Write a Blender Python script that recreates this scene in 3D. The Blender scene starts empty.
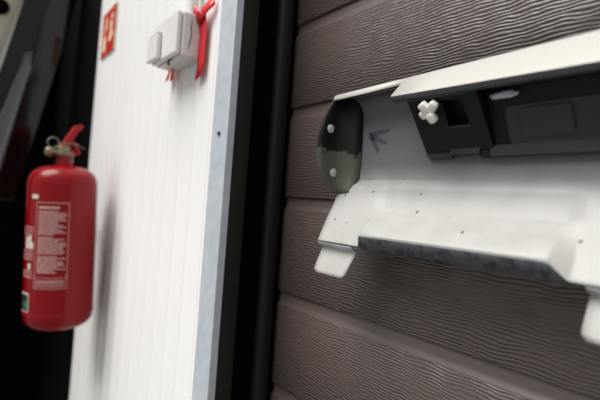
import bpy, bmesh, math, random
from mathutils import Matrix, Vector

# ------------------------------------------------------------------ camera
scn = bpy.context.scene
C = scn.collection
cam_d = bpy.data.cameras.new('camera')
cam = bpy.data.objects.new('camera', cam_d)
C.objects.link(cam)
# X runs along the garage door (towards the photographer's right), Y into the door, Z up; door face is y = 0
cam.matrix_world = Matrix(((0.5938, -0.0182, 0.8044, 0.0),
                           (0.8015, -0.0744, -0.5933, -0.42),
                           (0.0706, 0.9971, -0.0296, 1.2),
                           (0, 0, 0, 1)))
cam_d.sensor_width = 36.0
cam_d.lens = 443.0 / 600.0 * 36.0
cam_d.shift_x = 15.0 / 600.0
cam_d.shift_y = -10.0 / 600.0
cam_d.clip_start = 0.01
cam_d.dof.use_dof = True
cam_d.dof.focus_distance = 0.50
cam_d.dof.aperture_fstop = 3.5
scn.camera = cam

# ------------------------------------------------------------------ overcast sky
world = bpy.data.worlds.new('overcast')
scn.world = world
world.use_nodes = True
wn = world.node_tree
bg = wn.nodes['Background']
tc = wn.nodes.new('ShaderNodeTexCoord')
sp = wn.nodes.new('ShaderNodeSeparateXYZ')
mr = wn.nodes.new('ShaderNodeMapRange')
mr.inputs['From Min'].default_value = 0.0
mr.inputs['From Max'].default_value = 1.0
mr.inputs['To Min'].default_value = 0.50
mr.inputs['To Max'].default_value = 1.0
rgb = wn.nodes.new('ShaderNodeMix')
rgb.data_type = 'RGBA'
rgb.blend_type = 'MULTIPLY'
rgb.inputs[0].default_value = 1.0
rgb.inputs[6].default_value = (0.97, 0.985, 1.0, 1)
wn.links.new(tc.outputs['Generated'], sp.inputs[0])
wn.links.new(sp.outputs['Z'], mr.inputs['Value'])
wn.links.new(mr.outputs[0], rgb.inputs[7])
wn.links.new(rgb.outputs[2], bg.inputs['Color'])
bg.inputs['Strength'].default_value = 0.80

sun_d = bpy.data.lights.new('sun', 'SUN')
sun_d.energy = 3.7
sun_d.angle = math.radians(42)
sun_d.color = (1.0, 0.98, 0.95)
sun = bpy.data.objects.new('sun', sun_d)
sun.rotation_euler = Vector((0.12, 0.64, -1.0)).to_track_quat('-Z', 'Y').to_euler()
C.objects.link(sun)

vs = scn.view_settings
vs.view_transform = 'Standard'
vs.look = 'None'
vs.gamma = 1.0
vs.use_curve_mapping = False
vs.exposure = 0.2

# ------------------------------------------------------------------ materials
def mat(name, col, rough=0.5, metal=0.0, spec=0.5, bump=None, mix=None, coat=0.0):
    """bump=(noise scale, strength, distance); mix=(second colour, noise scale, lo, hi)"""
    m = bpy.data.materials.new(name)
    m.use_nodes = True
    nt = m.node_tree
    b = nt.nodes['Principled BSDF']
    b.inputs['Base Color'].default_value = (*col, 1)
    b.inputs['Roughness'].default_value = rough
    b.inputs['Metallic'].default_value = metal
    b.inputs['Specular IOR Level'].default_value = spec
    b.inputs['Coat Weight'].default_value = coat
    tcn = nt.nodes.new('ShaderNodeTexCoord')
    if mix:
        n = nt.nodes.new('ShaderNodeTexNoise')
        n.inputs['Scale'].default_value = mix[1]
        n.inputs['Detail'].default_value = 5
        nt.links.new(tcn.outputs['Object'], n.inputs['Vector'])
        r = nt.nodes.new('ShaderNodeMapRange')
        r.inputs['From Min'].default_value = mix[2]
        r.inputs['From Max'].default_value = mix[3]
        nt.links.new(n.outputs['Fac'], r.inputs['Value'])
        x = nt.nodes.new('ShaderNodeMix')
        x.data_type = 'RGBA'
        x.inputs[6].default_value = (*col, 1)
        x.inputs[7].default_value = (*mix[0], 1)
        nt.links.new(r.outputs[0], x.inputs[0])
        nt.links.new(x.outputs[2], b.inputs['Base Color'])
    if bump:
        n = nt.nodes.new('ShaderNodeTexNoise')
        n.inputs['Scale'].default_value = bump[0]
        n.inputs['Detail'].default_value = 4
        nt.links.new(tcn.outputs['Object'], n.inputs['Vector'])
        bu = nt.nodes.new('ShaderNodeBump')
        bu.inputs['Strength'].default_value = bump[1]
        bu.inputs['Distance'].default_value = bump[2]
        nt.links.new(n.outputs['Fac'], bu.inputs['Height'])
        nt.links.new(bu.outputs[0], b.inputs['Normal'])
    return m

def door_material(grain=True):
    m = bpy.data.materials.new('brown_embossed_door' if grain else 'brown_smooth_groove')
    m.use_nodes = True
    nt = m.node_tree
    N, L = nt.nodes, nt.links
    b = N['Principled BSDF']
    b.inputs['Roughness'].default_value = 0.40
    b.inputs['Specular IOR Level'].default_value = 0.75
    t = N.new('ShaderNodeTexCoord')
    geo = N.new('ShaderNodeNewGeometry')
    # wavy woodgrain lines running along the door
    mp = N.new('ShaderNodeMapping')
    mp.inputs['Scale'].default_value = (0.50, 1.0, 1.0)
    L.new(geo.outputs['Position'], mp.inputs['Vector'])
    w = N.new('ShaderNodeTexWave')
    w.wave_type = 'BANDS'
    w.bands_direction = 'Z'
    w.wave_profile = 'SIN'
    w.inputs['Scale'].default_value = 82.0
    w.inputs['Distortion'].default_value = 9.0
    w.inputs['Detail'].default_value = 2.5
    w.inputs['Detail Scale'].default_value = 0.62
    w.inputs['Detail Roughness'].default_value = 0.45
    L.new(mp.outputs[0], w.inputs['Vector'])
    mp2 = N.new('ShaderNodeMapping')
    mp2.inputs['Scale'].default_value = (60.0, 60.0, 420.0)
    L.new(geo.outputs['Position'], mp2.inputs['Vector'])
    n2 = N.new('ShaderNodeTexNoise')
    n2.inputs['Scale'].default_value = 1.0
    n2.inputs['Detail'].default_value = 4
    L.new(mp2.outputs[0], n2.inputs['Vector'])
    n3 = N.new('ShaderNodeTexNoise')
    n3.inputs['Scale'].default_value = 22.0
    L.new(geo.outputs['Position'], n3.inputs['Vector'])
    amp = N.new('ShaderNodeMapRange')
    amp.inputs['From Min'].default_value = 0.35
    amp.inputs['From Max'].default_value = 0.65
    amp.inputs['To Min'].default_value = 0.45
    amp.inputs['To Max'].default_value = 1.0
    L.new(n3.outputs['Fac'], amp.inputs['Value'])
    mul = N.new('ShaderNodeMath'); mul.operation = 'MULTIPLY'
    L.new(w.outputs['Fac'], mul.inputs[0]); L.new(amp.outputs[0], mul.inputs[1])
    add = N.new('ShaderNodeMath'); add.operation = 'MULTIPLY_ADD'
    add.inputs[1].default_value = 0.55
    L.new(n2.outputs['Fac'], add.inputs[0]); L.new(mul.outputs[0], add.inputs[2])
    bu = N.new('ShaderNodeBump')
    bu.inputs['Strength'].default_value = 0.75
    bu.inputs['Distance'].default_value = 0.0011
    L.new(add.outputs[0], bu.inputs['Height'])
    if grain:
        L.new(bu.outputs[0], b.inputs['Normal'])
    x = N.new('ShaderNodeMix'); x.data_type = 'RGBA'
    x.inputs[6].default_value = (0.068, 0.047, 0.041, 1)
    x.inputs[7].default_value = (0.110, 0.084, 0.076, 1)
    L.new(n2.outputs['Fac'], x.inputs[0])
    L.new(x.outputs[2], b.inputs['Base Color'])
    return m

def plate_material():
    """olive grey primer with flaking black paint over the upper half"""
    m = bpy.data.materials.new('flaking_black_on_olive')
    m.use_nodes = True
    nt = m.node_tree
    N, L = nt.nodes, nt.links
    b = N['Principled BSDF']
    b.inputs['Roughness'].default_value = 0.55
    b.inputs['Specular IOR Level'].default_value = 0.3
    g = N.new('ShaderNodeNewGeometry')
    s = N.new('ShaderNodeSeparateXYZ')
    L.new(g.outputs['Position'], s.inputs[0])
    n = N.new('ShaderNodeTexNoise')
    n.inputs['Scale'].default_value = 90.0
    n.inputs['Detail'].default_value = 5
    L.new(g.outputs['Position'], n.inputs['Vector'])
    a = N.new('ShaderNodeMath'); a.operation = 'MULTIPLY_ADD'
    a.inputs[1].default_value = 0.035
    L.new(n.outputs['Fac'], a.inputs[0]); L.new(s.outputs['Z'], a.inputs[2])
    r = N.new('ShaderNodeMapRange')
    r.inputs['From Min'].default_value = 1.284
    r.inputs['From Max'].default_value = 1.288
    L.new(a.outputs[0], r.inputs['Value'])
    x = N.new('ShaderNodeMix'); x.data_type = 'RGBA'
    x.inputs[6].default_value = (0.085, 0.084, 0.064, 1)
    x.inputs[7].default_value = (0.004, 0.004, 0.004, 1)
    L.new(r.outputs[0], x.inputs[0])
    L.new(x.outputs[2], b.inputs['Base Color'])
    return m

def white_paint_material(name, col, spots=True, bare_shade=False):
    m = mat(name, col, rough=0.42, spec=0.4, bump=(420, 0.08, 0.001))
    if spots:
        nt = m.node_tree
        N, L = nt.nodes, nt.links
        b = N['Principled BSDF']
        g = N.new('ShaderNodeNewGeometry')
        v = N.new('ShaderNodeTexVoronoi')
        v.inputs['Scale'].default_value = 46.0
        v.voronoi_dimensions = '2D'
        sxz = N.new('ShaderNodeSeparateXYZ'); cxz = N.new('ShaderNodeCombineXYZ')
        L.new(g.outputs['Position'], sxz.inputs[0])
        L.new(sxz.outputs['X'], cxz.inputs['X']); L.new(sxz.outputs['Z'], cxz.inputs['Y'])
        L.new(cxz.outputs[0], v.inputs['Vector'])
        # only a few of the cells carry a dirt speck, of varied size
        sep = N.new('ShaderNodeSeparateColor')
        L.new(v.outputs['Color'], sep.inputs[0])
        sz = N.new('ShaderNodeMapRange')
        sz.inputs['From Min'].default_value = 0.72
        sz.inputs['From Max'].default_value = 1.0
        sz.inputs['To Min'].default_value = 0.0
        sz.inputs['To Max'].default_value = 0.085
        L.new(sep.outputs[0], sz.inputs['Value'])
        lt = N.new('ShaderNodeMath'); lt.operation = 'LESS_THAN'
        L.new(v.outputs['Distance'], lt.inputs[0]); L.new(sz.outputs[0], lt.inputs[1])
        n = N.new('ShaderNodeTexNoise')
        n.inputs['Scale'].default_value = 40
        n.inputs['Detail'].default_value = 6
        L.new(g.outputs['Position'], n.inputs['Vector'])
        r = N.new('ShaderNodeMapRange')
        r.inputs['From Min'].default_value = 0.45
        r.inputs['From Max'].default_value = 0.8
        r.inputs['To Max'].default_value = 0.35
        L.new(n.outputs['Fac'], r.inputs['Value'])
        x0 = N.new('ShaderNodeMix'); x0.data_type = 'RGBA'
        x0.inputs[6].default_value = (*col, 1)
        x0.inputs[7].default_value = (col[0] * .7, col[1] * .68, col[2] * .62, 1)
        L.new(r.outputs[0], x0.inputs[0])
        x = N.new('ShaderNodeMix'); x.data_type = 'RGBA'
        x.inputs[7].default_value = (0.14, 0.09, 0.05, 1)
        top = x0.outputs[2]
        if bare_shade:      # blue-grey metal tone up the hollow, with the hood's shade painted into it
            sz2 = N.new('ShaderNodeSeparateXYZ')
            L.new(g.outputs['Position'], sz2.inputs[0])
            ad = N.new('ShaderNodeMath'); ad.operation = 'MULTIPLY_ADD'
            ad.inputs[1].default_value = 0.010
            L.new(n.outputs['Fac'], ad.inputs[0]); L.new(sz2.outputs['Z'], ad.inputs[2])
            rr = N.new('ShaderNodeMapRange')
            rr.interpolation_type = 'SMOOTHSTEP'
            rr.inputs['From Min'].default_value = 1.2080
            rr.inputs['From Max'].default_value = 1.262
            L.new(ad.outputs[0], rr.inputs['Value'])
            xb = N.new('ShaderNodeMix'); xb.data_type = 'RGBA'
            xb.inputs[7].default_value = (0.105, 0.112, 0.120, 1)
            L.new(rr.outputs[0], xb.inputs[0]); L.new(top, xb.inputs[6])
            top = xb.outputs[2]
        L.new(top, x.inputs[6])
        L.new(lt.outputs[0], x.inputs[0])
        L.new(x.outputs[2], b.inputs['Base Color'])
    return m

M = {}
M['door'] = door_material()
M['doorgroove'] = door_material(False)
M['plate'] = plate_material()
M['shell'] = white_paint_material('off_white_paint_specked', (0.425, 0.418, 0.398), bare_shade=True)
M['hood'] = white_paint_material('cream_paint', (0.50, 0.485, 0.445), False)
M['inner'] = mat('grey_fold_shade', (0.36, 0.37, 0.38), 0.5, 0.0, 0.4, (200, .15, .001), ((0.46, 0.46, 0.46), 35, .4, .7))
M['lip'] = mat('rough_dark_grey_edge', (0.115, 0.125, 0.138), 0.6, 0, .4, (500, .5, .001), ((0.025, 0.028, 0.031), 110, .48, .70))
M['hoodlip'] = mat('dark_grey_hem', (0.055, 0.058, 0.062), 0.6, 0, .3)
M['blackpl'] = mat('black_plastic', (0.004, 0.0042, 0.005), 0.5, 0, .25, (600, .15, .0006))
M['greypl'] = mat('dusty_black_plastic', (0.026, 0.028, 0.032), 0.5, 0, .35, (500, .2, .0006))
M['clip'] = mat('white_nylon', (0.72, 0.71, 0.66), 0.45)
M['marker'] = mat('marker_ink', (0.045, 0.046, 0.065), 0.6)
M['glue'] = mat('dried_adhesive', (0.42, 0.45, 0.52), 0.4, bump=(300, .6, .002))
M['rivet'] = mat('pale_rivet', (0.45, 0.45, 0.43), 0.6)
M['wall'] = mat('white_coated_sheet', (0.84, 0.83, 0.815), 0.38, 0, .5, mix=((0.81, 0.80, 0.78), 5, .4, .7))
M['galv'] = mat('galvanised_steel', (0.68, 0.74, 0.80), 0.32, 0.35, .6, mix=((0.58, 0.65, 0.72), 60, .35, .7))
M['post'] = mat('dark_brown_frame_paint', (0.020, 0.018, 0.014), 0.6, 0, .3)
M['black'] = mat('matt_black', (0.002, 0.002, 0.002), 0.9, 0, .04)
M['rubber'] = mat('black_rubber', (0.006, 0.0065, 0.008), 0.6, 0, .3)
M['red'] = mat('extinguisher_red', (0.205, 0.0012, 0.004), 0.22, 0, .25)
M['redlever'] = mat('red_lever', (0.30, 0.002, 0.006), 0.3, 0, .3)
M['print'] = mat('pale_label_print', (0.55, 0.33, 0.31), 0.5)
M['printw'] = mat('white_label_print', (0.62, 0.58, 0.50), 0.5)
M['stickerblack'] = mat('black_sticker', (0.006, 0.008, 0.008), 0.5)
M['stickergreen'] = mat('green_dot', (0.02, 0.16, 0.07), 0.5)
M['brass'] = mat('aged_brass', (0.20, 0.16, 0.10), 0.45, 0.6)
M['steel'] = mat('dull_steel', (0.25, 0.24, 0.20), 0.4, 0.7)
M['signred'] = mat('sign_red', (0.48, 0.006, 0.016), 0.45)
M['signpale'] = mat('photoluminescent_pale', (0.72, 0.74, 0.46), 0.5)
M['boxw'] = mat('white_plastic_box', (0.62, 0.61, 0.58), 0.4, 0, .5, mix=((0.55, 0.54, 0.50), 30, .5, .8))
M['boxlid'] = mat('white_plastic_cover', (0.68, 0.67, 0.64), 0.4)
M['grime'] = mat('dark_grime', (0.03, 0.028, 0.025), 0.8)
M['tape'] = mat('red_tape', (0.62, 0.010, 0.022), 0.35, bump=(120, .4, .002))
M['cardark'] = mat('dark_car_gloss', (0.004, 0.004, 0.004), 0.06, 0, .42)
M['carpillar'] = mat('dark_car_pillar', (0.008, 0.0085, 0.007), 0.35, 0, .35)
M['carglass'] = mat('tinted_car_glass', (0.20, 0.215, 0.245), 0.25, 0, .6)
M['chrome'] = mat('bright_trim', (0.80, 0.82, 0.80), 0.3, 0.0)
M['beige'] = mat('beige_car_trim', (0.50, 0.46, 0.36), 0.6)
M['asphalt'] = mat('grey_concrete', (0.17, 0.167, 0.16), 0.9, bump=(60, .5, .01), mix=((0.22, 0.215, 0.205), 8, .4, .6))

# ------------------------------------------------------------------ helpers
def link(name, me, m, parent=None, smooth=None, slots=None):
    o = bpy.data.objects.new(name, me)
    C.objects.link(o)
    for q in (slots or [m]):
        me.materials.append(M[q])
    if smooth is not None:
        for p in me.polygons:
            p.use_smooth = True
        me.set_sharp_from_angle(angle=math.radians(smooth))
    if parent:
        o.parent = parent
        o.matrix_parent_inverse = Matrix.Translation(parent.location).inverted()
    return o

def mesh(name, verts, faces, m, parent=None, smooth=None, solid=0.0, bevel=0.0, offset=-1, slots=None, idx=None):
    me = bpy.data.meshes.new(name)
    me.from_pydata([tuple(v) for v in verts], [], faces)
    if idx:
        me.polygons.foreach_set('material_index', idx)
    me.validate()
    bm = bmesh.new(); bm.from_mesh(me)
    if solid == 0.0:
        bmesh.ops.recalc_face_normals(bm, faces=bm.faces)
    bm.to_mesh(me); bm.free()
    o = link(name, me, m, parent, smooth, slots)
    if solid:
        s = o.modifiers.new('thickness', 'SOLIDIFY')
        s.thickness = solid; s.offset = offset
    if bevel:
        b = o.modifiers.new('bevel', 'BEVEL')
        b.width = bevel; b.segments = 2; b.limit_method = 'ANGLE'; b.angle_limit = math.radians(35)
    return o

def box_vf(x0, x1, y0, y1, z0, z1):
    v = [(x, y, z) for x in (x0, x1) for y in (y0, y1) for z in (z0, z1)]
    f = [(0, 1, 3, 2), (4, 6, 7, 5), (0, 4, 5, 1), (2, 3, 7, 6), (0, 2, 6, 4), (1, 5, 7, 3)]
    return v, f

def box(name, x0, x1, y0, y1, z0, z1, m, parent=None, bevel=0.0):
    v, f = box_vf(x0, x1, y0, y1, z0, z1)
    return mesh(name, v, f, m, parent, bevel=bevel)

def extrude_x(name, prof, x0, x1, m, parent=None, smooth=None, bevel=0.0):
    """closed (y, z) profile swept along X"""
    n = len(prof)
    v = [(x0, y, z) for y, z in prof] + [(x1, y, z) for y, z in prof]
    f = [(i, (i + 1) % n, n + (i + 1) % n, n + i) for i in range(n)]
    f += [tuple(range(n))[::-1], tuple(range(n, 2 * n))]
    return mesh(name, v, f, m, parent, smooth, bevel=bevel)

def extrude_z(name, prof, z0, z1, m, parent=None, smooth=None, bevel=0.0):
    n = len(prof)
    v = [(x, y, z0) for x, y in prof] + [(x, y, z1) for x, y in prof]
    f = [(i, (i + 1) % n, n + (i + 1) % n, n + i) for i in range(n)]
    f += [tuple(range(n))[::-1], tuple(range(n, 2 * n))]
    return mesh(name, v, f, m, parent, smooth, bevel=bevel)

def slab(name, pts, thick, m, parent=None, bevel=0.0):
    """planar polygon given thickness away from its own normal"""
    a, b, c = Vector(pts[0]), Vector(pts[1]), Vector(pts[2])
    n = (b - a).cross(c - a).normalized()
    k = len(pts)
    v = [Vector(p) for p in pts] + [Vector(p) - n * thick for p in pts]
    f = [tuple(range(k)), tuple(range(k, 2 * k))[::-1]]
    f += [(i, k + i, k + (i + 1) % k, (i + 1) % k) for i in range(k)]
    return mesh(name, v, f, m, parent, bevel=bevel)

def lathe(name, prof, cx, cy, m, parent=None, seg=48, smooth=40):
    v, f = [], []
    for r, z in prof:
        for k in range(seg):
            a = 2 * math.pi * k / seg
            v.append((cx + r * math.cos(a), cy + r * math.sin(a), z))
    for i in range(len(prof) - 1):
        for k in range(seg):
            k2 = (k + 1) % seg
            f.append((i * seg + k, i * seg + k2, (i + 1) * seg + k2, (i + 1) * seg + k))
    f.append(tuple(range(seg))[::-1])
    f.append(tuple(range((len(prof) - 1) * seg, len(prof) * seg)))
    return mesh(name, v, f, m, parent, smooth)

def tube(name, pts, r, m, parent=None, seg=12, closed=False):
    pts = [Vector(p) for p in pts]
    n = len(pts)
    v, f = [], []
    for i, p in enumerate(pts):
        if closed:
            t = (pts[(i + 1) % n] - pts[i - 1]).normalized()
        else:
            t = (pts[min(i + 1, n - 1)] - pts[max(i - 1, 0)]).normalized()
        up = Vector((0, 0, 1)) if abs(t.z) < 0.9 else Vector((1, 0, 0))
        a = t.cross(up).normalized(); b = t.cross(a)
        for k in range(seg):
            g = 2 * math.pi * k / seg
            v.append(p + a * (r * math.cos(g)) + b * (r * math.sin(g)))
    for i in range(n if closed else n - 1):
        j = (i + 1) % n
        for k in range(seg):
            k2 = (k + 1) % seg
            f.append((i * seg + k, i * seg + k2, j * seg + k2, j * seg + k))
    if not closed:
        f.append(tuple(range(seg))[::-1]); f.append(tuple(range((n - 1) * seg, n * seg)))
    return mesh(name, v, f, m, parent, 50)

def empty(name, loc, label=None, cat=None, group=None, kind=None):
    o = bpy.data.objects.new(name, None)
    o.location = loc
    C.objects.link(o)
    tag(o, label, cat, group, kind)
    return o

def tag(o, label=None, cat=None, group=None, kind=None):
    if label: o['label'] = label
    if cat: o['category'] = cat
    if group: o['group'] = group
    if kind: o['kind'] = kind
    return o

# ------------------------------------------------------------------ the setting
tag(box('floor', -9, 6, -9, 1.0, -0.05, 0.0, 'asphalt'), 'grey concrete ground in front of the garage', 'floor', kind='structure')

# sectional garage door: each horizontal section strip with a stepped joint above it
door = empty('door_1', (-0.57, 0, 0), 'dark brown woodgrain sectional garage door with horizontal grooves', 'door', kind='structure')
grooves = [0.006, 0.199, 0.343, 0.487, 0.631, 0.775, 0.918, 1.0615, 1.2093, 1.3518, 1.4870, 1.630, 1.772, 1.914, 2.056, 2.20]
for k in range(len(grooves) - 1):
    z0, z1 = grooves[k], grooves[k + 1]
    prof = [(0.030, z0 + 0.0004), (0.0065, z0 + 0.0004), (0.0012, z0 + 0.0006), (0.0, z0 + 0.0020),
            (0.0, z1 - 0.0200), (0.0006, z1 - 0.0182), (0.0030, z1 - 0.0150), (0.0040, z1 - 0.0110),
            (0.0045, z1 - 0.0005), (0.0065, z1), (0.030, z1)]
    pn = extrude_x('panel', prof, -0.5690, 1.95, 'door', door, smooth=50)
    pn.data.materials.append(M['doorgroove'])
    for p in pn.data.polygons:
        if not (abs(p.normal.y) > 0.99 and p.center.y < 0.0005):
            p.material_index = 1

# rubber seal, black recess and dark post between the door and the white wall
extrude_z('trim_1', [(-0.66, -0.1185), (-0.5555, -0.1185), (-0.5545, -0.117), (-0.5575, -0.081), (-0.559, -0.079), (-0.66, -0.079)],
          0, 2.4, 'post', smooth=40)
tag(bpy.data.objects['trim_1'], 'dark brown painted post face beside the steel corner strip', 'post', kind='structure')
box('trim_2', -0.66, -0.572, -0.079, 0.04, 0, 2.4, 'black')
tag(bpy.data.objects['trim_2'], 'black recessed guide channel beside the garage door', 'door frame', kind='structure')
extrude_z('trim_3', [(-0.572, -0.036), (-0.5635, -0.0355), (-0.5600, -0.031), (-0.5600, -0.016), (-0.5635, -0.0115), (-0.572, -0.0105)],
          0, 2.4, 'rubber', smooth=50)
tag(bpy.data.objects['trim_3'], 'thin black rubber seal along the door edge', 'seal', kind='structure')
# galvanised corner angle with a screw
galv = empty('trim_4', (-0.573, -0.12, 0), 'galvanised steel corner strip at the edge of the white wall', 'trim', kind='structure')
extrude_z('corner_strip', [(-0.596, -0.1195), (-0.596, -0.1225), (-0.5525, -0.1225), (-0.5510, -0.1210), (-0.5510, -0.1100), (-0.5545, -0.1100), (-0.5545, -0.1195)],
          0, 2.4, 'galv', galv)
def disc(name, c, axis, r, h, m, parent=None, seg=16, dome=0.5):
    axis = Vector(axis).normalized()
    u = axis.orthogonal().normalized(); w = axis.cross(u)
    v, f = [], []
    prof = [(r, 0), (r, h * .5), (r * .75, h * .9), (r * .35, h)]
    for rr, hh in prof:
        for k in range(seg):
            g = 2 * math.pi * k / seg
            v.append(Vector(c) + axis * hh + u * (rr * math.cos(g)) + w * (rr * math.sin(g)))
    for i in range(3):
        for k in range(seg):
            k2 = (k + 1) % seg
            f.append((i * seg + k, i * seg + k2, (i + 1) * seg + k2, (i + 1) * seg + k))
    f.append(tuple(range(seg))[::-1]); f.append(tuple(range(3 * seg, 4 * seg)))
    return mesh(name, v, f, m, parent, 60)
for z in (0.49, 0.89, 1.2935, 1.69, 2.09):
    disc('screw', (-0.572, -0.1225, z), (0, -1, 0), 0.0032, 0.003, 'grime', galv)

# white sheet wall: continuous sheet with raised vertical ribs
WX0, WX1 = -1.372, -0.5955
prof = []
x = WX1
prof.append((x, -0.04)); prof.append((x, -0.1195))
pitch = 0.0545
k = 0
xs = WX1 - 0.012
while xs - 0.010 > WX0:
    prof += [(xs, -0.1195), (xs - 0.0012, -0.1209), (xs - 0.0040, -0.1209), (xs - 0.0052, -0.1195)]
    xs -= pitch
prof += [(WX0, -0.1195), (WX0, -0.04)]
extrude_z('wall_left', prof, 0, 2.4, 'wall')
tag(bpy.data.objects['wall_left'], 'white coated metal sheet wall with fine vertical ribs', 'wall', kind='structure')
# black end of the wall and the dark return behind it
box('wall_back', -2.08, -2.02, -0.46, 0.20, 0, 2.4, 'black')
tag(bpy.data.objects['wall_back'], 'black return wall behind the extinguisher corner', 'wall', kind='structure')
box('trim_5', -2.02, -1.3725, -0.118, 0.0, 0, 2.4, 'black')
tag(bpy.data.objects['trim_5'], 'black cladding where the white wall ends', 'cladding', kind='structure')

# ------------------------------------------------------------------ white trim piece on the door
tp = empty('metal_cover', (-0.24, 0, 1.11), 'off white metal cover piece with dark end plate hung on brown door', 'metal cover')
common = [(0.030, 1.3385), (0.0255, 1.330), (0.0225, 1.315), (0.0212, 1.295), (0.0210, 1.270), (0.0214, 1.250), (0.0226, 1.2345), (0.0318, 1.2265)]
panel = [(0.0350, 1.2210), (0.0420, 1.2035), (0.0435, 1.2005), (0.0500, 1.1860), (0.0565, 1.1725), (0.0625, 1.1615), (0.0640, 1.1585), (0.0640, 1.1570)]
ledge = [(0.0330, 1.2218), (0.0385, 1.2022), (0.0402, 1.2000), (0.0590, 1.1872), (0.0735, 1.1748), (0.0752, 1.1724), (0.0750, 1.1708), (0.0655, 1.1570)]
XL, XR = -0.407, -0.067
cols = [(-0.407, 0), (-0.400, 0), (-0.39, 0), (-0.37, 0), (-0.352, 0), (-0.3425, 0), (-0.3395, .08), (-0.3310, .92), (-0.3280, 1)]
cols += [(-0.328 + i * 0.018, 1) for i in range(1, 10)]
mid = -0.237
cols = [c for c in cols if c[0] < mid] + [(2 * mid - x, w) for x, w in reversed([c for c in cols if c[0] < mid])]
V, F, IDX = [], [], []
rows = len(common) + len(panel)
for x, w in cols:
    for d, z in common:
        V.append((x, -d, z))
    for a, b in zip(panel, ledge):
        d = a[0] * (1 - w) + b[0] * w
        z = a[1] * (1 - w) + b[1] * w
        xx = x
        if x <= XL + 1e-6 and z < 1.20:      # rounded lower left edge
            xx = x - 0.002 * math.sin(min(1, (1.20 - z) / 0.04) * math.pi)
        V.append((xx, -d, z))
for i in range(len(cols) - 1):
    wlo = min(cols[i][1], cols[i + 1][1])
    for j in range(rows - 1):
        F.append((i * rows + j, i * rows + j + 1, (i + 1) * rows + j + 1, (i + 1) * rows + j))
        IDX.append(1 if (j == rows - 2) else 0)
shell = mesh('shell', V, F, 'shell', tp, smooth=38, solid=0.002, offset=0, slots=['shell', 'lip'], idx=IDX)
tag(shell, 'specked off white concave shell with a pressed ledge')
# pegs that carry the piece on the door
for px in (-0.335, -0.139):
    tube('mounting_peg', [(px, 0.0002, 1.29), (px, -0.010, 1.29), (px, -0.0206, 1.29)], 0.006, 'blackpl', tp)
# fold and tab at both lower ends
def tab(x0, x1):
    pr = [(0.0640, 1.1575), (0.0615, 1.1545), (0.0560, 1.1520), (0.0548, 1.1495), (0.0570, 1.1440), (0.0625, 1.1320), (0.0655, 1.1240)]
    pr2 = (0.0668, 1.1200)
    v, f = [], []
    xs = [0, .12, .3, .5, .7, .88, 1.0]
    for d, z in pr + [pr2]:
        for s in xs:
            sh = 0.0
            last = (d, z) == pr2
            x = x0 + (x1 - x0) * s
            if last:
                x = x0 + (x1 - x0) * (0.08 + 0.84 * s)
                sh = -0.0
            if z < 1.150:          # sides draw in towards the foot
                q = (1.150 - z) / 0.03
                x += (-0.0010 * q if s < .5 else -0.0060 * q) * abs(2 * s - 1)
            v.append((x, -d, z + sh))
    n = len(xs)
    for i in range(len(pr)):
        for j in range(n - 1):
            f.append((i * n + j, i * n + j + 1, (i + 1) * n + j + 1, (i + 1) * n + j))
    fl = [1 if i // (n - 1) in (0, 1, 2) else 0 for i in range(len(f))]  # fold rows greyed, the bend's shading put into their colour
    t = mesh('tab', v, f, 'shell', tp, smooth=50, solid=0.002, offset=0, slots=['shell', 'inner'], idx=fl)
    return t
tab(-0.408, -0.3515)
tab(2 * mid + 0.3515, 2 * mid + 0.408)

# end plates, filleted into the back of the shell
def end_plate(x0, s):
    front = [(0.046, 1.3385), (0.0545, 1.332), (0.0625, 1.320), (0.0680, 1.308), (0.0720, 1.296), (0.0745, 1.284), (0.0750, 1.272), (0.0742, 1.262), (0.0722, 1.252),
             (0.0695, 1.242), (0.0640, 1.231), (0.0540, 1.222), (0.040, 1.2165)]
    v, f = [], []
    nc = 9
    for d, z in front:
        back = 0.0235 + max(0, (1.24 - z)) * 0.55
        for k in range(nc):
            t = k / (nc - 1)
            dd = d + (back - d) * t
            off = 0.022 * max(0, (t - 0.40) / 0.60) ** 2.0
            rim = 0.0012 * (1 - min(1, t / 0.12))
            v.append((x0 + s * (off - rim), -dd, z))
    for i in range(len(front) - 1):
        for k in range(nc - 1):
            f.append((i * nc + k, i * nc + k + 1, (i + 1) * nc + k + 1, (i + 1) * nc + k))
    p = mesh('end_plate', v, f, 'plate', tp, smooth=50, solid=0.0018, offset=0)
    tag(p, 'olive grey end plate with flaking black upper half')
    for d, z in ((0.0575, 1.2952), (0.0485, 1.2418)):
        disc('rivet', (x0 + s * 0.0010, -d, z), (s, 0, 0), 0.0052, 0.0018, 'rivet', p)
end_plate(XL, 1)
end_plate(XR, -1)

# hood along the top: short lip at both ends, deep in the middle
hv, hf, hi = [], [], []
hc = [(-0.4075, 0), (-0.352, 0), (-0.3005, 0), (-0.3000, 1), (-0.26, 1), (-0.22, 1), (-0.18, 1), (-0.14, 1), (-0.10, 1), (-0.0665, 1)]
for x, deep in hc:
    t = (x - XL) / (XR - XL)
    zt = 1.3378 + 0.0062 * t
    if deep:
        zl = 1.3160 - 0.0028 * (x + 0.30) / 0.16
        pts = [(0.030, zt - 0.001), (0.0495, zt), (0.0520, zt - 0.0012), (0.0725, zl + 0.0006), (0.0732, zl - 0.0006), (0.0712, zl - 0.0042), (0.066, zl - 0.0046)]
    else:
        pts = [(0.030, zt - 0.001), (0.0495, zt), (0.0515, zt - 0.0012), (0.0538, zt - 0.0052), (0.0536, zt - 0.0066), (0.0520, zt - 0.0070), (0.049, zt - 0.0064)]
    hv += [(x, -d, z) for d, z in pts]
nr = 7
for i in range(len(hc) - 1):
    if hc[i][1] != hc[i + 1][1]:
        continue
    for j in range(nr - 1):
        hf.append((i * nr + j, i * nr + j + 1, (i + 1) * nr + j + 1, (i + 1) * nr + j))
        hi.append(1 if j >= 4 else 0)
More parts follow.
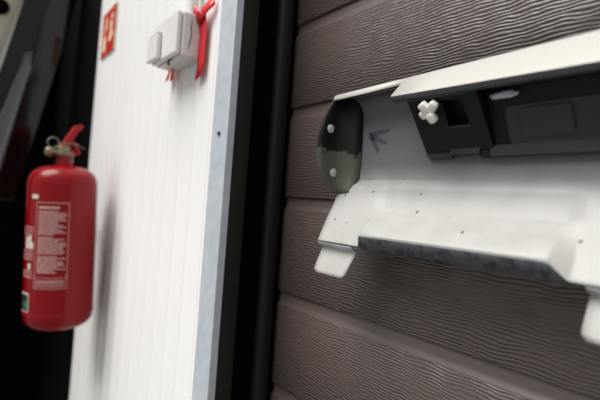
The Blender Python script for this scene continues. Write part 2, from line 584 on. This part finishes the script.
hood = mesh('hood', hv, hf, 'hood', tp, smooth=40, solid=0.0016, offset=0, slots=['hood', 'hoodlip'], idx=hi)
tag(hood, 'cream painted overhanging top strip with a notch')

# marker arrow on the shell's inner face
def ink(pts):
    v, f = [], []
    w = 0.0016
    for (x, z), ww in pts:
        v += [(x - w * ww, -0.0236, z - w * ww * .4), (x + w * ww, -0.0236, z + w * ww * .4)]
    for i in range(len(pts) - 1):
        f.append((2 * i, 2 * i + 1, 2 * i + 3, 2 * i + 2))
    return v, f
iv, iff = [], []
def back_d(z):
    pr = sorted(common, key=lambda p: p[1])
    for (d0, z0), (d1, z1) in zip(pr, pr[1:]):
        if z0 <= z <= z1:
            return d0 + (d1 - d0) * (z - z0) / (z1 - z0)
    return 0.03
def stroke(p, q, w0, w1, n=6):
    (x0, z0), (x1, z1) = p, q
    dx, dz = x1 - x0, z1 - z0
    L = math.hypot(dx, dz); nx, nz = -dz / L, dx / L
    b = len(iv)
    for i in range(n + 1):
        t = i / n
        w = w0 + (w1 - w0) * t
        x, z = x0 + dx * t, z0 + dz * t
        for s in (-1, 1):
            zz = z + s * nz * w
            iv.append((x + s * nx * w, -(back_d(zz) + 0.0013), zz))
    for i in range(n):
        iff.append((b + 2 * i, b + 2 * i + 1, b + 2 * i + 3, b + 2 * i + 2))
stroke((-0.3745, 1.2895), (-0.3440, 1.2935), 0.0034, 0.0018)
stroke((-0.3740, 1.2890), (-0.3470, 1.2785), 0.0038, 0.0018)
stroke((-0.3710, 1.2880), (-0.3585, 1.2690), 0.0034, 0.0026)
ar = mesh('arrow_mark', iv, iff, 'marker', tp, solid=0.0002, offset=0)
tag(ar, 'hand drawn dark marker arrow')

# black plastic insert under the hood
IX0, IX1 = -0.2855, -0.2125
def face_pt(x, t, out=0.0):        # point on the block's sloping front, t = 0 top .. 1 bottom
    d = 0.0675 + (0.0300 - 0.0675) * t
    z = 1.3120 + (1.2630 - 1.3120) * t
    return Vector((x, -d, z)) + Vector((0, -0.80, -0.61)) * out
W0, W1, T0, T1 = -0.2495, -0.2285, 0.13, 0.56
v, f = [], []
gx = [IX0, W0, W1, IX1]; gt = [0, T0, T1, 1]
for tt in gt:
    for xx in gx:
        v.append(face_pt(xx, tt))
for j in range(3):
    for i in range(3):
        if i == 1 and j == 1:
            continue
        f.append((4 * j + i, 4 * j + i + 1, 4 * j + 5 + i, 4 * j + 4 + i))
b = len(v)     # recess of the opening
for xx, tt in ((W0, T0), (W1, T0), (W1, T1), (W0, T1)):
    v.append(face_pt(xx, tt, -0.014))
ring = [5, 6, 10, 9]
for k in range(4):
    f.append((ring[k], ring[(k + 1) % 4], b + (k + 1) % 4, b + k))
f.append((b, b + 1, b + 2, b + 3))
b = len(v)     # top back edge, closing the sides of the block
v += [Vector((IX0, -0.0245, 1.312)), Vector((IX1, -0.0245, 1.312)), Vector((IX1, -0.0235, 1.263)), Vector((IX0, -0.0235, 1.263))]
f += [(0, 4, 8, 12, b + 3, b), (3, b + 1, b + 2, 15, 11, 7), (12, 13, 14, 15, b + 2, b + 3), (0, b, b + 1, 3, 2, 1)]
ins_o = mesh('insert', v, f, 'blackpl', tp, bevel=0.0007)
tag(ins_o, 'black plastic insert with square opening under the hood')
# ribs framing the opening and the upper ledge
def fbar(name, x0, x1, t0, t1, h, m):
    p = [face_pt(x0, t0, h), face_pt(x1, t0, h), face_pt(x1, t1, h), face_pt(x0, t1, h)]
    q = [face_pt(x0, t0, -.0005), face_pt(x1, t0, -.0005), face_pt(x1, t1, -.0005), face_pt(x0, t1, -.0005)]
    return mesh(name, p + q, [(0, 1, 2, 3), (7, 6, 5, 4), (0, 4, 5, 1), (1, 5, 6, 2), (2, 6, 7, 3), (3, 7, 4, 0)], m, ins_o, bevel=0.0004)
fbar('rib', -0.282, -0.216, 0.015, 0.050, 0.0022, 'greypl')
fbar('rib', W0 + 0.001, W1 + 0.001, T1 + 0.005, T1 + 0.03, 0.0008, 'greypl')
# bottom flange with rounded corner and a step
def flange(x0, x1, z0, z1, d0, d1, m, corner=0.0):
    pts = []
    if corner:
        for k in range(6):
            a = math.pi + k / 5 * math.pi / 2
            pts.append((x0 + corner + corner * math.cos(a), z0 + corner + corner * math.sin(a)))
    else:
        pts.append((x0, z0))
    pts += [(x1, z0), (x1, z1), (x0, z1)]
    n = len(pts)
    v = [(x, -d1, z) for x, z in pts] + [(x, -d0, z) for x, z in pts]
    f = [tuple(range(n)), tuple(range(n, 2 * n))[::-1]] + [(i, n + i, n + (i + 1) % n, (i + 1) % n) for i in range(n)]
    return mesh('flange', v, f, m, ins_o, bevel=0.0006)
flange(-0.2880, -0.2565, 1.2565, 1.2850, 0.0232, 0.0275, 'greypl', 0.008)
flange(-0.2565, -0.2260, 1.2590, 1.2660, 0.0232, 0.0315, 'greypl')
flange(-0.2260, -0.2160, 1.2560, 1.2660, 0.0232, 0.0290, 'blackpl')
flange(-0.2160, -0.0680, 1.2560, 1.2665, 0.0232, 0.0305, 'greypl')
# recessed right hand part with a raised rounded panel
v = [(IX1, -0.050, 1.311), (-0.068, -0.050, 1.311), (-0.068, -0.0285, 1.2660), (IX1, -0.0285, 1.2660),
     (IX1, -0.0240, 1.311), (-0.068, -0.0240, 1.311), (-0.068, -0.0236, 1.2660), (IX1, -0.0236, 1.2660)]
f = [(0, 1, 2, 3), (7, 6, 5, 4), (0, 4, 5, 1), (1, 5, 6, 2), (2, 6, 7, 3), (3, 7, 4, 0)]
mesh('back_plate', v, f, 'blackpl', ins_o, bevel=0.0006)
def rp(x, t, out):
    d = 0.050 + (0.0285 - 0.050) * t
    z = 1.311 + (1.2660 - 1.311) * t
    return Vector((x, -d, z)) + Vector((0, -0.9, -0.43)) * out
def rpanel(x0, x1, t0, t1, r, h, m, name):
    pts = []
    rt = r / 0.05
    for cx, ct, a0 in ((x0 + r, t0 + rt, math.pi), (x1 - r, t0 + rt, 1.5 * math.pi), (x1 - r, t1 - rt, 0), (x0 + r, t1 - rt, .5 * math.pi)):
        for k in range(5):
            a = a0 + k / 4 * math.pi / 2
            pts.append((cx + r * math.cos(a), ct + rt * math.sin(a)))
    n = len(pts)
    v = [rp(x, t, h) for x, t in pts] + [rp(x, t, -0.0004) for x, t in pts]
    f = [tuple(range(n)), tuple(range(n, 2 * n))[::-1]] + [(i, n + i, n + (i + 1) % n, (i + 1) % n) for i in range(n)]
    return mesh(name, v, f, m, ins_o, bevel=0.0005)
rpanel(-0.1980, -0.0760, 0.30, 0.99, 0.005, 0.0012, 'greypl', 'cover_panel')
rpanel(-0.1850, -0.1450, 0.36, 0.86, 0.004, 0.0030, 'greypl', 'raised_pad')
# dried adhesive lump
random.seed(4)
bm = bmesh.new()
bmesh.ops.create_icosphere(bm, subdivisions=3, radius=1.0)
for q in bm.verts:
    n = q.co.normalized()
    s = 1 + 0.25 * math.sin(7 * n.x + 3 * n.y) * math.cos(5 * n.z + 4 * n.x) + random.uniform(-.06, .06)
    q.co = Vector((-0.1925 + n.x * 0.0120 * s, -0.0545 + n.y * 0.0028 * s, 1.3045 + n.z * 0.0030 * s - 0.0))
me = bpy.data.meshes.new('adhesive'); bm.to_mesh(me); bm.free()
tag(link('adhesive', me, 'glue', ins_o, 60), 'pale dried adhesive lump')
# white four-lobed plastic clip on the block's left corner
def clip():
    c = face_pt(-0.2600, 0.215, 0.001)
    ax = Vector((0.10, -0.80, -0.61)).normalized()
    u = Vector((1, 0.125, 0)).normalized(); u = (u - ax * u.dot(ax)).normalized()
    w = ax.cross(u)
    bm = bmesh.new()
    def blob(center, a, b2, cc, ra, rb, rc):
        r = bmesh.ops.create_cube(bm, size=2.0)
        vs = r['verts']
        es = list({e for q in vs for e in q.link_edges})
        bv = bmesh.ops.bevel(bm, geom=es, offset=0.55, segments=3, affect='EDGES', profile=0.5)
        allv = {q for fc in bv['faces'] for q in fc.verts} | {q for q in vs if q.is_valid}
        for q in allv:
            q.co = center + a * (q.co.x * ra) + b2 * (q.co.y * rb) + cc * (q.co.z * rc)
    blob(c + ax * 0.004, u, w, ax, 0.0042, 0.0042, 0.0060)
    for k, (ang, ln, lift) in enumerate(((0.75, .0078, .006), (2.15, .0070, .007), (3.6, .0066, .006), (5.1, .0082, .0085))):
        dirv = u * math.cos(ang) + w * math.sin(ang)
        per = ax.cross(dirv)
        blob(c + dirv * ln * 0.80 + ax * lift, dirv, per, ax, 0.0052, 0.0042, 0.0038)
    me = bpy.data.meshes.new('clip'); bm.to_mesh(me); bm.free()
    return link('clip', me, 'clip', ins_o, 60)
tag(clip(), 'white plastic four lobed fastening clip')

# ------------------------------------------------------------------ fire extinguisher
EX, EY, ER = -1.1098, -0.2135, 0.0717
ext = empty('fire_extinguisher', (EX, EY, 0.890), 'red fire extinguisher hanging on the white wall in the dark corner', 'extinguisher')
prof = [(0.046, 0.8910), (0.052, 0.8900), (0.062, 0.8960), (0.0690, 0.9050), (0.0712, 0.9170), (ER, 0.9270), (ER, 1.2030), (0.0708, 1.2150), (0.0668, 1.2270),
        (0.0600, 1.2360), (0.049, 1.2430), (0.034, 1.2480), (0.022, 1.2500), (0.0175, 1.2520)]
lathe('cylinder', prof, EX, EY, 'red', ext, 64)
lathe('bottom_bead', [(0.0713, 0.9185), (0.0722, 0.9205), (0.0725, 0.9240), (0.0722, 0.9275), (0.0713, 0.9295)], EX, EY, 'red', ext, 64)
lathe('neck', [(0.0175, 1.2500), (0.0175, 1.2680), (0.0160, 1.2700)], EX, EY, 'red', ext, 32)
valve = lathe('valve', [(0.0165, 1.2695), (0.0205, 1.2720), (0.0205, 1.2790), (0.0145, 1.2815), (0.0135, 1.2930), (0.0115, 1.2950)], EX, EY, 'brass', ext, 24)
# outlet / gauge stub towards the left of the photograph
tube('outlet', [(EX, EY, 1.2790), (EX + 0.004, EY - 0.022, 1.2790), (EX + 0.005, EY - 0.030, 1.2790)], 0.0055, 'brass', ext)
disc('gauge', (EX + 0.005, EY - 0.029, 1.2790), (0.15, -1, 0), 0.0115, 0.012, 'brass', ext)
# levers: squeezed open V, upper one pointing up to the wall side
def lever(name, pts, w, th, m='redlever'):
    """bar of width w following pts; channel section seen from the front"""
    pts = [Vector(p) for p in pts]
    v, f = [], []
    side = Vector((1, 0.1, 0)).normalized()
    for i, p in enumerate(pts):
        t = (pts[min(i + 1, len(pts) - 1)] - pts[max(i - 1, 0)]).normalized()
        n = t.cross(side).normalized()
        ww = w * (1 if i < len(pts) - 1 else .7)
        for a, b2 in ((-ww, -th), (ww, -th), (ww, th), (-ww, th)):
            v.append(p + side * a + n * b2)
    for i in range(len(pts) - 1):
        for k in range(4):
            f.append((4 * i + k, 4 * i + (k + 1) % 4, 4 * i + 4 + (k + 1) % 4, 4 * i + 4 + k))
    f.append((3, 2, 1, 0)); e = 4 * (len(pts) - 1); f.append((e, e + 1, e + 2, e + 3))
    return mesh(name, v, f, m, ext, 30, bevel=0.0015)
lever('squeeze_lever', [(EX, EY - 0.006, 1.2870), (EX, EY + 0.001, 1.2990), (EX, EY + 0.012, 1.3190), (EX, EY + 0.0235, 1.3380), (EX, EY + 0.0280, 1.3400), (EX, EY + 0.0330, 1.3380)], 0.012, 0.0060)
lever('carrying_handle', [(EX, EY - 0.004, 1.2960), (EX, EY + 0.010, 1.2860), (EX, EY + 0.022, 1.2770), (EX, EY + 0.027, 1.2780), (EX, EY + 0.027, 1.2840), (EX, EY + 0.018, 1.2970), (EX, EY + 0.015, 1.3060)], 0.010, 0.0032)
ring = [(EX + 0.012, EY - 0.026 + 0.0115 * math.cos(a), 1.2995 + 0.0115 * math.sin(a)) for a in [2 * math.pi * k / 24 for k in range(24)]]
tube('pin_ring', ring, 0.0011, 'steel', ext, 8, closed=True)
tube('safety_pin', [(EX + 0.012, EY - 0.0145, 1.2995), (EX + 0.0125, EY + 0.010, 1.2995), (EX + 0.0125, EY + 0.026, 1.2990)], 0.0012, 'steel', ext, 8)
tube('seal_wire', [(EX + 0.0125, EY + 0.018, 1.3000), (EX + 0.013, EY + 0.026, 1.2955), (EX + 0.012, EY + 0.034, 1.2930), (EX + 0.012, EY + 0.040, 1.2900)], 0.0008, 'steel', ext, 6)
# printed label: thin patches wrapped on the cylinder
def patches(name, rects, m, out=0.0004, thick=0.0002):
    v, f = [], []
    for a0, a1, z0, z1 in rects:
        n = max(1, int(abs(a1 - a0) / 4) + 1)
        for i in range(n):
            b = len(v)
            for a in (a0 + (a1 - a0) * i / n, a0 + (a1 - a0) * (i + 1) / n):
                g = math.radians(a)
                for z in (z0, z1):
                    v.append((EX + (ER + out) * math.cos(g), EY + (ER + out) * math.sin(g), z))
            f.append((b, b + 2, b + 3, b + 1))
    return mesh(name, v, f, m, ext, solid=thick, offset=1)
random.seed(11)
A0, A1, LZ0, LZ1 = -53.0, 1.0, 0.985, 1.168
rects = [(A0, A1, LZ1 - .0012, LZ1), (A0, A1, LZ0, LZ0 + .0012), (A0, A0 + .8, LZ0, LZ1), (A1 - .8, A1, LZ0, LZ1),
         (A0, A1, 1.0075, 1.0085)]
z = 1.1480
n = 0
while z > 1.015:
    a = A0 + 5
    end = A1 - random.choice((4, 5, 8, 16, 22))
    while a < end - 2:
        l = random.uniform(2.5, 8)
        rects.append((a, min(a + l, end), z, z + 0.0021))
        a += l + 1.1
    z -= 0.00375
    n += 1
    if n in (14, 24):
        z -= 0.003
for z in (1.0005, 0.9965, 0.9905):
    a = A0 + 4
    while a < A1 - 5:
        l = random.uniform(3, 8)
        rects.append((a, min(a + l, A1 - 4), z, z + 0.0022)); a += l + 1.2
for z, q in ((1.112, 1), (1.105, 1), (1.098, 1), (1.062, 1), (1.056, 1), (1.050, 1), (1.044, 1), (1.018, 1), (1.012, 1), (1.006, 1)):
    a = -88
    while a < -58:
        l = random.uniform(3, 9)
        rects.append((a, min(a + l, -57), z, z + 0.0022)); a += l + 1.2
tag(patches('label_print', rects, 'print'), kind='stuff')
head = []
a = A0 + 5
for l in (3, 3.5, 3, 4, 3, 2, 3, 3.5, 2.5):
    head.append((a, a + l * .8, 1.1550, 1.1592)); a += l + 0.8
tag(patches('label_heading', head, 'printw', 0.0005), kind='stuff')
patches('label_badge', [(-63, -50, 1.1755, 1.1835)], 'printw', 0.0005)
patches('label_badge', [(-78, -70, 1.068, 1.094)], 'printw', 0.0005)
patches('label_badge', [(-68, -62, 1.068, 1.096)], 'printw', 0.0005)
patches('label_badge', [(-61.5, -57, 1.068, 1.082)], 'printw', 0.0005)
patches('label_badge', [(-69, -62, 1.024, 1.036)], 'printw', 0.0005)
patches('inspection_sticker', [(-92, -64, 0.9320, 0.9720)], 'printw', 0.0004)
patches('inspection_sticker', [(-92, -66, 0.9340, 0.9690)], 'stickerblack', 0.0007)
patches('sticker_dot', [(-78, -68, 0.9420, 0.9530), (-76, -70, 0.9400, 0.9550)], 'stickergreen', 0.0010)
# wall bracket behind the cylinder
tube('wall_bracket', [(EX - 0.040, EY + 0.050, 1.12), (EX - 0.12, EY + 0.074, 1.12), (-1.335, -0.1105, 1.12)], 0.006, 'black', ext)
ext.rotation_euler.x = 0.042

# ------------------------------------------------------------------ fire sign
sign = empty('fire_sign', (-1.255, -0.1215, 1.565), 'red square fire equipment sign with pale pictograms on white wall', 'sign')
box('plate', -1.3225, -1.1900, -0.1235, -0.1214, 1.5655, 1.6930, 'signpale', sign)
box('red_field', -1.3190, -1.1915, -0.1242, -0.1234, 1.5660, 1.6890, 'signred', sign)
def flat(name, polys, y0, y1, m, parent):
    v, f = [], []
    for pts in polys:
        b = len(v); n = len(pts)
        v += [(x, y0, z) for x, z in pts] + [(x, y1, z) for x, z in pts]
        f += [tuple(range(b, b + n)), tuple(range(b + n, b + 2 * n))[::-1]]
        f += [(b + i, b + n + i, b + n + (i + 1) % n, b + (i + 1) % n) for i in range(n)]
    return mesh(name, v, f, m, parent)
flat('extinguisher_pictogram', [
    [(-1.3000, 1.5800), (-1.2740, 1.5800), (-1.2740, 1.6170), (-1.2780, 1.6210), (-1.2960, 1.6210), (-1.3000, 1.6170)],
    [(-1.2900, 1.6250), (-1.2840, 1.6250), (-1.2840, 1.6320), (-1.2900, 1.6320)],
    [(-1.2960, 1.6330), (-1.2640, 1.6440), (-1.2660, 1.6500), (-1.2960, 1.6400)],
    [(-1.2930, 1.6440), (-1.2700, 1.6580), (-1.2690, 1.6720), (-1.2780, 1.6740), (-1.2880, 1.6560)],
], -0.1246, -0.1240, 'signpale', sign)
def flame(cx, cz, s):
    return [(cx - .010 * s, cz), (cx - .013 * s, cz + .009 * s), (cx - .006 * s, cz + .016 * s), (cx - .004 * s, cz + .026 * s),
            (cx + .003 * s, cz + .017 * s), (cx + .009 * s, cz + .020 * s), (cx + .012 * s, cz + .008 * s), (cx + .008 * s, cz)]
for cx, cz, s in ((-1.232, 1.5980, 1.0), (-1.226, 1.6190, .8), (-1.228, 1.6340, .9), (-1.222, 1.6560, .7), (-1.212, 1.6080, .6)):
    flat('flame_pictogram', [flame(cx, cz, s)], -0.1246, -0.1240, 'signpale', sign)

# ------------------------------------------------------------------ junction box, conduit and tape
jb = empty('junction_box', (-0.7175, -0.12, 1.425), 'white plastic electrical box fixed to the white wall under a conduit', 'electrical box')
box('base', -0.7715, -0.6640, -0.1560, -0.1195, 1.4230, 1.4930, 'boxw', jb, 0.003)
box('cover', -0.7700, -0.6655, -0.1655, -0.1568, 1.4245, 1.4920, 'boxlid', jb, 0.0025)
lid = box('flap_lid', -0.7735, -0.7260, -0.1740, -0.1660, 1.4270, 1.4680, 'boxlid', jb, 0.002)
box('hinge', -0.7720, -0.7280, -0.1725, -0.1655, 1.4690, 1.4730, 'boxw', jb, 0.001)
# (case seams)
def crack(pts, w):
    v, f = [], []
    for (x, y, z), s in zip(pts, [0.2] + [1] * (len(pts) - 2) + [0.2]):
        v += [(x, y - w * s, z), (x, y + w * s, z)]
    for i in range(len(pts) - 1):
        f.append((2 * i, 2 * i + 1, 2 * i + 3, 2 * i + 2))
    return v, f
v, f = crack([(-0.6637, -0.1420, 1.4860), (-0.6637, -0.1425, 1.4700), (-0.6637, -0.1410, 1.4580), (-0.6637, -0.1430, 1.4450), (-0.6637, -0.1460, 1.4330)], 0.0008)
mesh('seam', v, f, 'grime', jb, solid=0.0004, offset=0)
v = [(-0.690, -0.1565, 1.42285), (-0.715, -0.1540, 1.42285), (-0.735, -0.1450, 1.42285), (-0.7350, -0.1500, 1.42285), (-0.716, -0.1580, 1.42285)]
mesh('chipped_edge', v, [(0, 1, 2, 3, 4)], 'grime', jb, solid=0.0004, offset=0)
conduit = tube('conduit', [(-0.6790, -0.1360, 1.4905), (-0.6790, -0.1360, 1.60), (-0.6790, -0.1360, 1.9), (-0.6790, -0.1360, 2.4)], 0.0095, 'boxlid', None, 20)
jb.location.x += 0.008; jb.location.z -= 0.003
conduit.location.x = 0.006
tag(conduit, 'white plastic conduit pipe rising from the electrical box', 'conduit')

def ribbon(pts, w, wdir):
    """tape strip through pts (x, z, gap from wall) with half-width w along wdir (x, z)"""
    v, f = [], []
    for x, z, g in pts:
        for s in (-1, 1):
            v.append((x + s * w * wdir[0], -0.1222 - g, z + s * w * wdir[1]))
    for i in range(len(pts) - 1):
        f.append((2 * i, 2 * i + 1, 2 * i + 3, 2 * i + 2))
    return v, f
tape = empty('red_tape', (-0.652, -0.122, 1.39), 'crossed red tape strips hanging beside the electrical box', 'tape')
v, f = ribbon([(-0.6440, 1.4960, .006), (-0.6435, 1.4800, .008), (-0.6430, 1.4600, .005), (-0.6430, 1.4350, .006), (-0.6440, 1.4100, .005), (-0.6460, 1.3880, .006)], 0.0125, (1, .25))
mesh('strip', v, f, 'tape', tape, 60, solid=0.0004)
v, f = ribbon([(-0.6930, 1.5240, .010), (-0.6780, 1.5120, .014), (-0.6600, 1.4960, .015), (-0.6450, 1.4780, .011)], 0.0085, (.72, .55))
mesh('strip', v, f, 'tape', tape, 60, solid=0.0004)
v, f = ribbon([(-0.6130, 1.5020, .004), (-0.6240, 1.4960, .008), (-0.6400, 1.4860, .012), (-0.6500, 1.4780, .008)], 0.0095, (-.35, .85))
mesh('strip', v, f, 'tape', tape, 60, solid=0.0004)
stub = empty('red_tape', (-0.785, -0.122, 1.405), 'short red tape end sticking out under the electrical box', 'tape')
v, f = ribbon([(-0.7720, 1.4330, .004), (-0.7715, 1.4200, .006), (-0.7710, 1.4040, .010)], 0.0075, (1, .1))
mesh('strip', v, f, 'tape', stub, 60, solid=0.0004)
v, f = ribbon([(-0.7520, 1.4330, .004), (-0.7520, 1.4200, .007), (-0.7525, 1.4010, .009)], 0.0065, (1, .1))
mesh('strip', v, f, 'tape', stub, 60, solid=0.0004)

# ------------------------------------------------------------------ dark vehicle in the far corner
car = empty('parked_car', (-1.80, -0.45, 0.0), 'dark glossy car part with slanted pillar and window behind the extinguisher', 'car')
# all visible faces lie on a plane leaning 10 degrees over towards the camera
def cp(y, z, out=0.0):
    x = -1.7 + (z - 1.666) * (0.174 / 0.985)
    return (x + 0.985 * out, y, z - 0.174 * out)
def cpanel(name, yz, m, out=0.0, thick=0.03, bevel=0.002):
    pts = [cp(y, z, out) for y, z in yz]
    a, b, c = Vector(pts[0]), Vector(pts[1]), Vector(pts[2])
    if (b - a).cross(c - a).x < 0:
        pts = pts[::-1]
    return slab(name, pts, thick, m, car, bevel)
tag(cpanel('body_panel', [(-0.104, 2.02), (-0.138, 1.848), (-0.175, 1.612), (-0.213, 1.400), (-0.258, 1.140), (-0.345, 1.140), (-0.309, 1.244), (-0.252, 1.602), (-0.232, 1.76), (-0.165, 2.10), (-0.120, 2.10)], 'cardark'),
    'black mirror-like panel')
cpanel('lower_body', [(-0.120, 1.139), (-0.120, 0.15), (-1.2, 0.15), (-1.2, 1.118), (-0.35, 1.118)], 'black')
tag(cpanel('quarter_glass', [(-0.252, 1.602), (-0.309, 1.244), (-0.345, 1.12), (-0.395, 1.12), (-0.325, 1.424), (-0.283, 1.595), (-0.276, 1.64), (-0.250, 1.650)], 'carglass', -0.004, 0.015),
    'grey tinted glass strip')
tag(cpanel('pillar', [(-0.294, 1.799), (-0.337, 1.567), (-0.40, 1.30), (-0.44, 1.12), (-0.396, 1.12), (-0.3255, 1.424), (-0.2835, 1.595), (-0.2765, 1.641), (-0.250, 1.651), (-0.2325, 1.76), (-0.166, 2.10), (-0.230, 2.10)], 'carpillar', 0.003, 0.03),
    'dark slanted pillar')
def strip(name, a, b, w, m):
    (y0, z0), (y1, z1) = a, b
    return cpanel(name, [(y0 - w, z0), (y0 + w, z0), (y1 + w, z1), (y1 - w, z1)], m, 0.006, 0.006, 0.0006)
strip('edge_trim', (-0.2835, 1.595), (-0.396, 1.12), 0.0026, 'chrome')
strip('edge_trim', (-0.2525, 1.600), (-0.346, 1.12), 0.0008, 'chrome')
strip('window_trim', (-0.262, 1.93), (-0.440, 1.12), 0.004, 'chrome')
tag(cpanel('beige_panel', [(-0.230, 2.10), (-0.294, 1.799), (-0.337, 1.567), (-0.40, 1.30), (-0.44, 1.12), (-0.60, 1.12), (-0.52, 2.10)], 'beige', -0.03, 0.02), 'beige trim seen through the side window')
disc('round_vent', cp(-0.352, 1.765, -0.03), (0.985, 0, -0.174), 0.026, 0.01, 'black', car, 24)
tag(cpanel('rear_panel', [(-0.52, 2.10), (-0.60, 1.119), (-1.2, 1.119), (-1.2, 2.10)], 'carpillar', 0.003, 0.05), 'dark outer bodywork')
